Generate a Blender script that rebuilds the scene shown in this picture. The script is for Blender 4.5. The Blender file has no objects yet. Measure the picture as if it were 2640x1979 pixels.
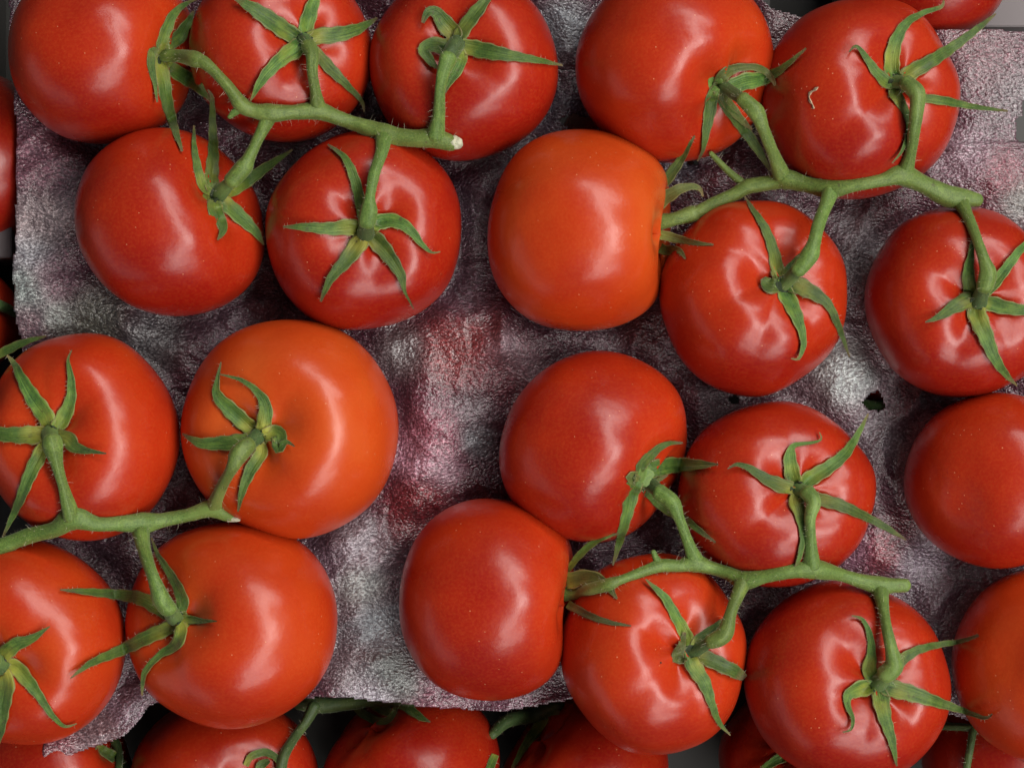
import bpy, bmesh, math, random
from mathutils import Vector, noise, Matrix
from mathutils.bvhtree import BVHTree

random.seed(7)
# ------------------------------------------------------------------ camera, world, lamps
S = 0.00014            # metres per photo pixel at the height of the upper tomatoes' middles
H = 5000.0             # camera height in the same pixels
sc = bpy.context.scene
cam = bpy.data.cameras.new('camera'); camo = bpy.data.objects.new('camera', cam)
sc.collection.objects.link(camo); sc.camera = camo
camo.location = (0, 0, H*S); cam.sensor_width = 36; cam.lens = 36*H/2640
cam.clip_start = 0.01; cam.clip_end = 50
w = bpy.data.worlds.new('World'); sc.world = w; w.use_nodes = True
bg = w.node_tree.nodes['Background']; bg.inputs[0].default_value = (0.80, 0.90, 1.0, 1); bg.inputs[1].default_value = 0.06
sc.view_settings.view_transform = 'Standard'; sc.view_settings.look = 'None'; sc.view_settings.exposure = 0.0
def lamp(loc, size, energy, col=(1, .97, .92)):
    l = bpy.data.lights.new('area_light', 'AREA'); l.shape = 'RECTANGLE'
    l.size, l.size_y = size; l.energy = energy; l.color = col
    o = bpy.data.objects.new('area_light', l); sc.collection.objects.link(o)
    o.location = loc
    d = Vector((0, 0, 0)) - Vector(loc)
    o.rotation_euler = d.to_track_quat('-Z', 'Y').to_euler()
    return o
# a row of roof lights above the stall, to the right of it
for y, e in ((-2.1, 20), (-0.80, 23), (0.40, 25), (1.65, 25)):
    lamp((1.0, y, 1.7), (2.1, 0.42), e)
# dim unseen light added low on the left for sheen on the fruit rims
lamp((-2.4, -1.7, 0.42), (3.4, 0.9), 6, (.90, .95, 1))

# ------------------------------------------------------------------ helpers
C = sc.collection
def P(u, v, z=0.0):
    """photo pixel (u, v) at height z (pixels) -> point in metres"""
    k = (H - z)/H
    return Vector(((u - 1320)*k*S, -(v - 989.5)*k*S, z*S))
def proj(p):
    k = H/(H - p.z/S)
    return (p.x/S*k + 1320, -p.y/S*k + 989.5)
Q = 2.764
TL = dict(A=(0, 0), B=(700, 0), C=(1400, 0), D=(1840, 0), E=(0, 450), F=(600, 450), G=(1300, 450), H=(1840, 450),
          I=(0, 900), J=(600, 900), K=(1200, 1000), L=(1840, 900), M=(0, 1379), N=(600, 1379), O=(1300, 1379), Q=(1840, 1379))
def cv(t, pts):
    ox, oy = TL[t]
    return [(ox + p[0]/Q, oy + p[1]/Q) + ((p[2]/Q,) if len(p) > 2 else ()) + tuple(p[3:]) for p in pts]
def tag(o, label=None, cat=None, group=None, kind=None):
    if label: o['label'] = label
    if cat: o['category'] = cat
    if group: o['group'] = group
    if kind: o['kind'] = kind
    return o
def mesh_obj(name, verts, faces, mat, parent=None, smooth=True, uvs=None):
    me = bpy.data.meshes.new(name); me.from_pydata(verts, [], faces); me.update()
    if smooth: me.polygons.foreach_set('use_smooth', [True]*len(me.polygons))
    if mat: me.materials.append(mat)
    if uvs:
        a = me.attributes.new('st', 'FLOAT_VECTOR', 'POINT')
        a.data.foreach_set('vector', [c for u in uvs for c in (u[0], u[1], u[2] if len(u) > 2 else 0)])
    o = bpy.data.objects.new(name, me); C.objects.link(o)
    if parent: o.parent = parent; o.matrix_parent_inverse = parent.matrix_world.inverted()
    return o
def empty(name, loc):
    o = bpy.data.objects.new(name, None); C.objects.link(o); o.location = loc; o.empty_display_size = 0.01
    o.matrix_world = Matrix.Translation(loc)
    return o
def lerp(a, b, t): return a + (b - a)*t
def catmull(pts, step):
    """pts: tuples of equal length; resample at ~step px in the first two coordinates"""
    out = []
    n = len(pts)
    for i in range(n - 1):
        p0 = pts[max(i-1, 0)]; p1 = pts[i]; p2 = pts[i+1]; p3 = pts[min(i+2, n-1)]
        L = math.hypot(p2[0]-p1[0], p2[1]-p1[1]); m = max(2, int(L/step))
        for j in range(m):
            t = j/m; t2 = t*t; t3 = t2*t
            out.append(tuple(0.5*((2*b) + (-a + c)*t + (2*a - 5*b + 4*c - d)*t2 + (-a + 3*b - 3*c + d)*t3)
                             for a, b, c, d in zip(p0, p1, p2, p3)))
    out.append(tuple(pts[-1]))
    return out

# ------------------------------------------------------------------ materials
class NT:
    def __init__(s, name):
        s.m = bpy.data.materials.new(name); s.m.use_nodes = True; s.t = s.m.node_tree
        s.b = s.t.nodes['Principled BSDF']
    def n(s, typ, **kw):
        nd = s.t.nodes.new(typ)
        for k, v in kw.items():
            if k.startswith('i_'): nd.inputs[k[2:].replace('_', ' ')].default_value = v
            else: setattr(nd, k, v)
        return nd
    def l(s, a, b): s.t.links.new(a, b)
    def tex(s, coord, scale, detail=3, rough=0.5, dist=0.0):
        nd = s.n('ShaderNodeTexNoise'); nd.inputs['Scale'].default_value = scale; nd.inputs['Detail'].default_value = detail
        nd.inputs['Roughness'].default_value = rough; nd.inputs['Distortion'].default_value = dist
        s.l(coord, nd.inputs['Vector']); return nd.outputs['Fac']
    def ramp(s, fac, stops):
        nd = s.n('ShaderNodeValToRGB'); cr = nd.color_ramp
        while len(cr.elements) < len(stops): cr.elements.new(0.5)
        for e, (p, c) in zip(cr.elements, stops):
            e.position = p; e.color = tuple(c) + (1,) if len(c) == 3 else c
        s.l(fac, nd.inputs['Fac']); return nd.outputs['Color']
    def mix(s, fac, a, b, mode='MIX'):
        nd = s.n('ShaderNodeMix', data_type='RGBA', blend_type=mode)
        for sock, v in ((nd.inputs['Factor'], fac), (nd.inputs['A'], a), (nd.inputs['B'], b)):
            if hasattr(v, 'is_output'): s.l(v, sock)
            elif isinstance(v, (int, float)): sock.default_value = v
            else: sock.default_value = tuple(v) + (1,)
        return nd.outputs['Result']
    def math(s, op, a, b=0.0, c=None):
        nd = s.n('ShaderNodeMath', operation=op)
        for i, v in enumerate((a, b, c)):
            if v is None: continue
            if hasattr(v, 'is_output'): s.l(v, nd.inputs[i])
            else: nd.inputs[i].default_value = v
        return nd.outputs[0]
    def bump(s, h, strength, dist):
        nd = s.n('ShaderNodeBump'); nd.inputs['Strength'].default_value = strength; nd.inputs['Distance'].default_value = dist
        s.l(h, nd.inputs['Height']); s.l(nd.outputs['Normal'], s.b.inputs['Normal']); return nd
    def obj(s): return s.n('ShaderNodeTexCoord').outputs['Object']

def mat_tomato():
    t = NT('tomato_skin'); b = t.b; co = t.obj()
    ripe = t.n('ShaderNodeAttribute', attribute_type='OBJECT', attribute_name='unripe').outputs['Fac']
    pole = t.n('ShaderNodeAttribute', attribute_name='st')        # x = 0 at the stalk, 1 at the blossom end
    sx = t.n('ShaderNodeSeparateXYZ'); t.l(pole.outputs['Vector'], sx.inputs[0])
    big = t.tex(co, 17, 3, .5)
    f = t.math('ADD', t.math('MULTIPLY', t.math('SUBTRACT', big, .5), 1.6), ripe)
    f = t.math('ADD', f, t.math('MULTIPLY', t.math('SUBTRACT', 0.38, sx.outputs['X']), 0.25))
    col = t.ramp(f, [(0.0, (0.29, 0.008, 0.004)), (0.36, (0.45, 0.028, 0.005)), (0.72, (0.54, 0.062, 0.008)), (1.0, (0.60, 0.112, 0.018))])
    fine = t.tex(co, 1000, 3, .65)
    col = t.mix(t.math('MULTIPLY', t.math('SUBTRACT', fine, .42), .42), col, (0.75, 0.15, 0.03))
    vo = t.n('ShaderNodeTexVoronoi', feature='F1'); vo.inputs['Scale'].default_value = 330; t.l(co, vo.inputs['Vector'])
    gate = t.tex(co, 70, 2, .5)
    spk = t.math('MULTIPLY', t.math('LESS_THAN', vo.outputs['Distance'], 0.075), t.math('GREATER_THAN', gate, .53))
    col = t.mix(t.math('MULTIPLY', spk, .45), col, (0.85, 0.42, 0.22))
    t.l(col, b.inputs['Base Color'])
    b.inputs['Subsurface Weight'].default_value = 0.05
    b.inputs['Subsurface Radius'].default_value = (1.0, 0.22, 0.10)
    b.inputs['Subsurface Scale'].default_value = 0.004
    rn = t.tex(co, 60, 3, .5)
    t.l(t.math('ADD', t.math('MULTIPLY', rn, .12), .225), b.inputs['Roughness'])
    b.inputs['IOR'].default_value = 1.46
    hgt = t.math('ADD', t.math('MULTIPLY', t.tex(co, 900, 2, .5), .00003), t.math('MULTIPLY', t.tex(co, 95, 2, .5), .00032))
    nd = t.bump(hgt, 1.0, 1.0)
    return t.m
def mat_green(name, dark, mid, light, veins=True, sheen=.35, rough=.5):
    t = NT(name); b = t.b; co = t.obj()
    wn = t.n('ShaderNodeTexWhiteNoise', noise_dimensions='1D')
    st = t.n('ShaderNodeAttribute', attribute_name='st')   # x along, y across, z seed
    mp = t.n('ShaderNodeMapping'); t.l(st.outputs['Vector'], mp.inputs['Vector']); mp.inputs['Scale'].default_value = (1.6, 5.5, 17.0)
    vn = t.tex(mp.outputs['Vector'], 1.6, 3, .6, .3)
    blo = t.tex(co, 260, 4, .6)
    f = t.math('ADD', t.math('MULTIPLY', vn, .65 if veins else .3), t.math('MULTIPLY', blo, .5))
    col = t.ramp(f, [(0.40, dark), (0.55, mid), (0.72, light)])
    fine = t.tex(co, 1800, 2, .6)
    col = t.mix(t.math('MULTIPLY', t.math('SUBTRACT', fine, .35), .7), col, [c*1.5 for c in light])
    sx = t.n('ShaderNodeSeparateXYZ'); t.l(st.outputs['Vector'], sx.inputs[0])
    if veins:
        # pale base, brown tip, brown-edged margin
        basef = t.math('MULTIPLY', t.math('SUBTRACT', 0.36, sx.outputs['X']), 2.6); 
        basef = t.math('MULTIPLY', t.n('ShaderNodeClamp').outputs[0] if False else t.math('MAXIMUM', t.math('MINIMUM', basef, 1.0), 0.0), t.math('MULTIPLY', t.math('MAXIMUM', t.math('SUBTRACT', t.tex(co, 85, 2, .5), .38), 0.0), 4.0))
        col = t.mix(t.math('MINIMUM', basef, .85), col, (0.44, 0.42, 0.05))
        tip = t.math('MAXIMUM', t.math('MULTIPLY', t.math('SUBTRACT', sx.outputs['X'], .84), 6.0), 0.0)
        col = t.mix(t.math('MINIMUM', tip, .8), col, (0.22, 0.14, 0.06))
        ed = t.math('GREATER_THAN', t.math('ABSOLUTE', sx.outputs['Y']), .86)
        col = t.mix(t.math('MULTIPLY', ed, .6), col, (0.24, 0.20, 0.07))
        hgt = t.math('ADD', t.math('MULTIPLY', vn, .0003), t.math('MULTIPLY', blo, .0002))
    else:
        hgt = t.math('ADD', t.math('MULTIPLY', vn, .0002), t.math('MULTIPLY', fine, .0001))
        jn = t.tex(co, 45, 2, .5)
        col = t.mix(t.math('MAXIMUM', t.math('MULTIPLY', t.math('SUBTRACT', jn, .56), 2.5), 0), col, (0.27, 0.40, 0.10))
    t.l(sx.outputs['Z'], wn.inputs['W'])
    hs_ = t.n('ShaderNodeHueSaturation'); t.l(col, hs_.inputs['Color'])
    t.l(t.math('ADD', t.math('MULTIPLY', wn.outputs['Value'], .6 if veins else .2), .60 if veins else .86), hs_.inputs['Value'])
    t.l(t.math('ADD', t.math('MULTIPLY', wn.outputs['Value'], .03), .475), hs_.inputs['Hue'])
    col = hs_.outputs['Color']
    scuff = t.math('MULTIPLY', t.math('MAXIMUM', t.math('SUBTRACT', t.tex(co, 330, 3, .6), .64), 0), 7.0)
    col = t.mix(t.math('MINIMUM', scuff, .6), col, (0.06, 0.045, 0.02))
    t.l(col, b.inputs['Base Color'])
    t.bump(hgt, 1.0, 1.0)
    b.inputs['Roughness'].default_value = rough
    b.inputs['Sheen Weight'].default_value = sheen; b.inputs['Sheen Roughness'].default_value = .4
    b.inputs['Sheen Tint'].default_value = (.75, .9, .6, 1)
    b.inputs['Subsurface Weight'].default_value = .08; b.inputs['Subsurface Scale'].default_value = .001
    return t.m
def mat_plain(name, col, rough=.6, nscale=200, var=.35, bump=.0001, spec=.5):
    t = NT(name); co = t.obj()
    n1 = t.tex(co, nscale, 4, .6)
    t.l(t.mix(n1, [c*(1-var) for c in col], [c*(1+var) for c in col]), t.b.inputs['Base Color'])
    t.b.inputs['Roughness'].default_value = rough; t.b.inputs['Specular IOR Level'].default_value = spec
    t.bump(t.math('MULTIPLY', n1, bump), 1.0, 1.0)
    return t.m
def mat_paper():
    t = NT('crinkled_paper'); b = t.b; co = t.obj()
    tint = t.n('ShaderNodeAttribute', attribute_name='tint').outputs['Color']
    # crepe wrinkles: short strokes whose direction drifts slowly over the sheet
    dis = t.n('ShaderNodeTexNoise'); dis.inputs['Scale'].default_value = 22; dis.inputs['Detail'].default_value = 1; t.l(co, dis.inputs['Vector'])
    vm = t.n('ShaderNodeVectorMath', operation='MULTIPLY_ADD'); t.l(dis.outputs['Color'], vm.inputs[0])
    vm.inputs[1].default_value = (.010, .010, .0); t.l(co, vm.inputs[2])
    mp = t.n('ShaderNodeMapping'); t.l(vm.outputs[0], mp.inputs['Vector']); mp.inputs['Scale'].default_value = (0.62, 1.0, 1.0)
    w1 = t.tex(mp.outputs['Vector'], 1150, 2, .55, 0)
    w2 = t.tex(co, 2100, 1, .6, 0)
    w3 = t.tex(co, 90, 4, .6)
    hgt = t.math('ADD', t.math('MULTIPLY', w1, .0011), t.math('ADD', t.math('MULTIPLY', w2, .0002), t.math('MULTIPLY', w3, .0012)))
    bn = t.bump(hgt, 1.0, 1.0)
    cn = t.n('ShaderNodeBump'); cn.inputs['Strength'].default_value = 1; cn.inputs['Distance'].default_value = 1
    t.l(t.math('ADD', t.math('MULTIPLY', w1, .00095), t.math('MULTIPLY', w3, .0009)), cn.inputs['Height']); t.l(cn.outputs['Normal'], b.inputs['Coat Normal'])
    b.inputs['Coat Weight'].default_value = .9; b.inputs['Coat Roughness'].default_value = .24; b.inputs['Coat IOR'].default_value = 1.7
    v = t.ramp(w1, [(0.36, (.50, .42, .46)), (.50, (.95, .90, .93)), (.60, (1.4, 1.35, 1.38)), (.70, (2.6, 2.5, 2.6))])  # bright end paints white glints onto the strokes
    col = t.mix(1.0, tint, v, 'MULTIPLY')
    fib = t.ramp(t.math('MULTIPLY', w2, t.math('ADD', w1, .5)), [(.62, (0, 0, 0)), (.74, (1, 1, 1))])
    col = t.mix(t.math('MULTIPLY', fib, .35), col, (.72, .70, .72))
    t.l(col, b.inputs['Base Color'])
    b.inputs['Roughness'].default_value = .32; b.inputs['IOR'].default_value = 1.75
    return t.m
M_TOM = mat_tomato()
M_SEP = mat_green('sepal_green', (0.014, 0.048, 0.008), (0.042, 0.110, 0.014), (0.13, 0.225, 0.032), True, .25, .5)
M_SEPD = mat_green('sepal_olive', (0.040, 0.058, 0.012), (0.075, 0.105, 0.020), (0.13, 0.155, 0.036), True, .2, .5)
M_STK = mat_green('stalk_green', (0.070, 0.138, 0.022), (0.145, 0.245, 0.045), (0.25, 0.36, 0.080), False, .2, .55)
M_PED = mat_green('pedicel_green', (0.035, 0.075, 0.020), (0.072, 0.130, 0.035), (0.13, 0.19, 0.06), False, .2, .55)
M_CUT = mat_plain('cut_pith', (.50, .50, .36), .7, 500, .3, .0004)
M_HAIR = mat_plain('plant_hair', (.55, .50, .36), .5, 50, .1, 0)
M_PAPER = mat_paper()
M_CRATE = mat_plain('grey_crate_plastic', (.036, .034, .031), .5, 60, .12, .00005)
M_POST = mat_plain('lit_crate_plastic', (.17, .145, .15), .5, 40, .08, .00003)  # same crate plastic made paler, its lit look put into the colour
M_DRY = mat_plain('dried_petal', (.46, .34, .22), .8, 900, .6, .0004)
M_RIM = mat_plain('calyx_scar', (.018, .030, .010), .7, 600, .6, .0004)
M_DARK = mat_plain('dark_speck', (.03, .015, .01), .8, 900, .3, .0)

# ------------------------------------------------------------------ tomatoes
TOPHITS = []      # BVH trees of the upper tomatoes
def build_tomato_mesh(ext, axis, zc, seed, ribs=1.0, flat=.84, dip=.2, nseg=112, nring=72):
    """ext = xmin,xmax,ymin,ymax in photo pixels; axis = unit vector of the stalk end"""
    rnd = random.Random(seed)
    x0, x1, y0, y1 = ext
    cx, cy = (x0+x1)/2, (y0+y1)/2
    R = ((x1-x0)+(y1-y0))/4*(H-zc)/H
    k1 = rnd.choice((5, 6, 7)); k2 = rnd.choice((3, 4)); ph = [rnd.uniform(0, 6.28) for _ in range(6)]
    off = Vector((rnd.uniform(-50, 50), rnd.uniform(-50, 50), rnd.uniform(-50, 50)))
    q = Vector((0, 0, 1)).rotation_difference(axis)
    vs, sts, fs = [], [], []
    for i in range(nring+1):
        ph_ = math.pi*i/nring
        sp, cp = math.sin(ph_), math.cos(ph_)
        e = .88
        rho = abs(sp)**e
        h = flat*(abs(cp)**.92)*(1 if cp > 0 else -1)
        for j in range(nseg):
            a = 2*math.pi*j/nseg
            rib = (.50*math.cos(k1*a+ph[0]) + .30*math.cos((k1-2)*a+ph[1]) + .28*math.cos(k2*a+ph[2]))
            rib2 = -abs(math.sin((k1*a+ph[0])/2))**.6*0 + ((math.cos((k1*a + ph[0] + .4*math.sin(2*a+ph[3]))/2)**2+.04)**.42 - .6)
            g = math.exp(-((ph_-.60)/.46)**2)
            g2 = math.exp(-((ph_-1.3)/.9)**2)
            r = rho*(1 + ribs*(.017*rib*g + .010*rib*g2) + .014*math.cos(2*a+ph[4])*sp)
            d = dip*math.exp(-(ph_/.40)**2)*(1 + .25*math.cos(k2*a+ph[5])) + .03*math.exp(-((math.pi-ph_)/.22)**2)*-1
            hh = h - d + ribs*.018*rib2*g
            p = Vector((r*math.cos(a), r*math.sin(a), hh))
            n1 = noise.noise(p*1.3+off)*.03 + noise.noise(p*3.2+off)*.004*ribs
            p = p*(1+n1)
            vs.append(q @ (p*R)); sts.append((i/nring, j/nseg, 0))
    for i in range(nring):
        for j in range(nseg):
            a, b = i*nseg+j, i*nseg+(j+1) % nseg
            fs.append((a, a+nseg, b+nseg, b))
    # settle size and place so that the outline fills the wanted extents
    kx = ky = 1.0; c = Vector(P(cx, cy, zc))/S
    V = [v.copy() for v in vs]
    for it in range(4):
        us, ws = [], []
        for v in V:
            k = H/(H-(v.z+c.z)); us.append((v.x+c.x)*k+1320); ws.append(-(v.y+c.y)*k+989.5)
        ux0, ux1, uy0, uy1 = min(us), max(us), min(ws), max(ws)
        fx, fy = (x1-x0)/(ux1-ux0), (y1-y0)/(uy1-uy0)
        c.x += (cx-(ux0+ux1)/2)*(H-zc)/H; c.y -= (cy-(uy0+uy1)/2)*(H-zc)/H
        for v in V: v.x *= fx; v.y *= fy; v.z *= (fx+fy)/2
    return V, fs, sts, c, R

# ext (D-pixels, 2212 wide copy of the photo), stem (D), unripe, options, label
DK = 2640/2212
G_UP = 'ripe tomatoes of the upper layer'; G_LOW = 'tomatoes of the lower layer'
TOM = {
 1: ((17, 425, -92, 311), (352, 120), .25, {}, 'red tomato in the upper left corner, its calyx on its right side'),
 2: ((408, 806, -92, 308), (660, 88), .15, {'ribs': 1.3}, 'red tomato at the top edge between the corner tomato and the one with folded sepals'),
 3: ((797, 1206, -62, 348), (980, 102), .05, {}, 'red tomato at the top with two sepals folded back, above the vine\'s cut white end'),
 4: ((160, 572, 276, 683), (472, 420), .15, {}, 'red tomato resting by the paper\'s left edge, lower left of its vine'),
 5: ((573, 997, 282, 713), (791, 488), .05, {'ribs': 1.5}, 'deep red tomato with centred five-pointed calyx, lowest on the upper left vine'),
 6: ((1243, 1674, -75, 352), (1560, 190), .3, {}, 'red tomato at the top right of centre, curled calyx at its lower right'),
 7: ((1643, 2075, -5, 431), (1948, 182), .12, {'ribs': 2.0}, 'furrowed red tomato with a dried petal scrap stuck to its skin'),
 8: ((1053, 1449, 279, 715), None, .66, {'axis': (.97, -.06, .22), 'dip': .20, 'flat': .88, 'ribs': .5}, 'orange tomato lying on its side, stalk end facing right'),
 9: ((1424, 1830, 433, 857), (1683, 602), .2, {'ribs': 1.9}, 'red tomato with a dimpled shoulder directly right of the orange one lying on its side'),
 10: ((1867, 2278, 446, 858), (2113, 640), .08, {'ribs': 1.4}, 'red tomato at the right edge below the pale rounded end of the vine'),
 11: ((-35, 389, 719, 1168), (112, 935), .3, {'ribs': 1.2}, 'red tomato at the left edge with a long sepal pointing down across the thick stalk'),
 12: ((390, 861, 690, 1164), (563, 940), .66, {'ribs': .45}, 'largest orange-red tomato, left of centre, with two sepal tips meeting'),
 13: ((1078, 1484, 757, 1172), (1398, 1032), .2, {}, 'red tomato in the middle whose lower right calyx has a brown curled sepal'),
 14: ((1464, 1893, 866, 1268), (1732, 1052), .1, {'ribs': 1.8}, 'red tomato with puckered shoulders below the round hole in the paper'),
 15: ((1952, 2350, 847, 1228), None, .32, {'axis': (.55, .25, -.75), 'ribs': .5}, 'smooth red tomato without visible calyx at the right edge'),
 16: ((2055, 2470, 1225, 1650), None, .6, {'axis': (.6, -.2, -.7), 'ribs': .5}, 'smooth orange-red tomato without visible calyx in the lower right corner'),
 17: ((270, 729, 1127, 1574), (384, 1338), .45, {'ribs': .6}, 'large red tomato with pale flecks at the lower left, its calyx on its left side'),
 18: ((-165, 273, 1163, 1608), (0, 1436), .4, {'ribs': 1.2}, 'red tomato cut by the left edge near the bottom, above the curled paper strip'),
 19: ((862, 1241, 1076, 1513), None, .25, {'axis': (.985, -.10, .16), 'dip': .19, 'flat': .88, 'ribs': .5}, 'red tomato lying on its side at the lower middle, stalk end facing right'),
 20: ((1211, 1613, 1194, 1630), (1480, 1404), .3, {'ribs': 1.6}, 'red tomato with one tiny black dot, under the left end of the lower right vine'),
 21: ((1606, 2055, 1252, 1692), (1893, 1472), .1, {'ribs': 1.4}, 'large deep red tomato at the bottom right hanging from the vine\'s pale end'),
}
LOW = {
 31: ((-255, 140, 150, 540), (-1, -1), .0, 'lower-layer red tomato at the left edge, upper of two beside the paper'),
 32: ((-315, 50, 545, 830), (-1, -1), .25, 'lower-layer red tomato at the left edge, lower of two beside the paper'),
 33: ((278, 692, 1500, 1905), (500, 1725), .1, 'wrinkled lower tomato at the bottom edge beneath the large flecked one'),
 34: ((692, 1080, 1475, 1865), (760, 1535), .05, 'lower tomato at the bottom edge just below the paper hem, calyx at top left'),
 35: ((1078, 1444, 1490, 1870), (1120, 1560), .05, 'lower tomato at the bottom edge crossed by a dark drooping sepal'),
 36: ((1552, 1900, 1470, 1830), (1700, 1600), .0, 'deeply shaded lower tomato at the bottom edge between two upper ones'),
 37: ((-70, 290, 1490, 1800), (230, 1600), .1, 'lower tomato at the bottom left corner beneath the curled paper strip'),
 38: ((1990, 2320, 1470, 1790), (2150, 1500), .0, 'dark lower tomato in the bottom right corner behind thin green stalks'),
 39: ((1815, 2185, -270, 108), (-1, -1), .0, 'lower tomato peeking out above the paper\'s top edge at the upper right'),
 40: ((1200, 1500, 190, 490), (-1, -1), .0, 'lower tomato glimpsed through the torn slot beside the orange tomato'),
 41: ((1760, 2060, 700, 1000), (-1, -1), .0, 'lower tomato glimpsed through the round hole in the paper'),
}
def place_tomato(key, ext, stem, unripe, opt, label, zc, group, top=True):
    ext = tuple(e*DK for e in ext)
    cx, cy = (ext[0]+ext[1])/2, (ext[2]+ext[3])/2; R = ((ext[1]-ext[0])+(ext[3]-ext[2]))/4
    if 'axis' in opt: ax = Vector(opt['axis']).normalized()
    elif stem and stem[0] != -1:
        dx, dy = stem[0]*DK-cx, -(stem[1]*DK-cy)
        # the camera sees tomatoes away from the middle a little from the side
        dx -= 0.0; o = math.hypot(dx, dy)/(R*.72); o = min(o, .93)
        ang = math.atan2(dy, dx); ax = Vector((math.cos(ang)*o, math.sin(ang)*o, math.sqrt(1-o*o)))
        # tilt by the viewing angle
        view = Vector((-P(cx, cy).x, -P(cx, cy).y, H*S)).normalized()
        ax = Vector((0, 0, 1)).rotation_difference(view) @ ax
    else: ax = Vector((.5, .3, -.8)).normalized()
    V, fs, st, c, Rw = build_tomato_mesh(ext, ax, zc, key*13+5, opt.get('ribs', 1.0), opt.get('flat', .84), opt.get('dip', .2),
                                        112 if top else 72, 72 if top else 48)
    base = Vector((c.x, c.y, c.z + min(v.z for v in V)))*S
    root = empty('tomato', base)
    tag(root, label, 'tomato', group)
    o = mesh_obj('fruit', [((v+c)*S)-base for v in V], fs, M_TOM, None, True, st)
    o.parent = root
    o['unripe'] = float(unripe)
    bvh = BVHTree.FromPolygons([(v+c)*S for v in V], fs)
    if top: TOPHITS.append(bvh)
    return dict(root=root, bvh=bvh, c=c, R=Rw, ax=ax, ext=ext)
T = {}
for k, (ext, stem, un, opt, lab) in TOM.items():
    T[k] = place_tomato(k, ext, stem, un, opt, lab, {12: 8, 17: 5, 6: 4}.get(k, 0), G_UP)
for k, (ext, stem, un, lab) in LOW.items():
    T[k] = place_tomato(k, ext, stem, un, {'ribs': 1.3}, lab, {39: -260, 40: -340, 41: -340}.get(k, -325), G_LOW, False)
LOWHITS = [T[k]['bvh'] for k in LOW]

CAMP = Vector((0, 0, H*S))
def hit(u, v, trees):
    """height (px) of the highest surface under the photo pixel, and its normal"""
    d = (P(u, v, 0) - CAMP).normalized(); best = None
    for t in trees:
        r = t.ray_cast(CAMP, d)
        if r[0] is not None and (best is None or r[0].z > best[0]): best = (r[0].z, r[1])
    return (best[0]/S, best[1]) if best else None

# ------------------------------------------------------------------ draping of curves over the fruit
def drape(pts, trees, clear, z0=None, z1=None, slope=.6, iters=10, hold=None):
    """pts: (u,v,w[,z]); returns list of z. clear(i,n,w)->px above surface"""
    n = len(pts); hz = []
    for i, p in enumerate(pts):
        h = hit(p[0], p[1], trees); hz.append(None if h is None else h[0] + clear(i, n, p[2]))
    z = [None]*n
    known = [i for i in range(n) if hz[i] is not None]
    if not known: return [(-40 if z0 is None else lerp(z0, z1 if z1 is not None else z0, i/(n-1))) for i in range(n)]
    for i in range(n):
        if hz[i] is not None: z[i] = hz[i]; continue
        a = [k for k in known if k < i]; b = [k for k in known if k > i]
        if a and b: z[i] = lerp(hz[a[-1]], hz[b[0]], (i-a[-1])/(b[0]-a[-1]))
        elif a: z[i] = hz[a[-1]]
        else: z[i] = hz[b[0]]
    for _ in range(iters):
        zz = z[:]
        for i in range(1, n-1): zz[i] = (z[i-1]+2*z[i]+z[i+1])/4
        for i in range(n):
            if hz[i] is not None: zz[i] = max(zz[i], hz[i])
        if n > 2:
            if hz[0] is None: zz[0] = 2*zz[1]-zz[2] if abs(zz[1]-zz[2]) < 4 else zz[1]
            if hz[-1] is None: zz[-1] = zz[-2]
        z = zz
    return z

HAIRS = {}
def add_hair(store, p, d, L, wd):
    side = d.cross(Vector((random.random()-.5, random.random()-.5, random.random()-.5))).normalized()*wd*.5
    bend = Vector((random.random()-.5, random.random()-.5, random.random()-.5))*L*.35
    m = p + d*L*.55 + bend*.3; e = p + d*L + bend
    v, f = store; k = len(v)
    v += [p-side, p+side, m-side*.7, m+side*.7, e]
    f += [(k, k+1, k+3, k+2), (k+2, k+3, k+4)]

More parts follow.
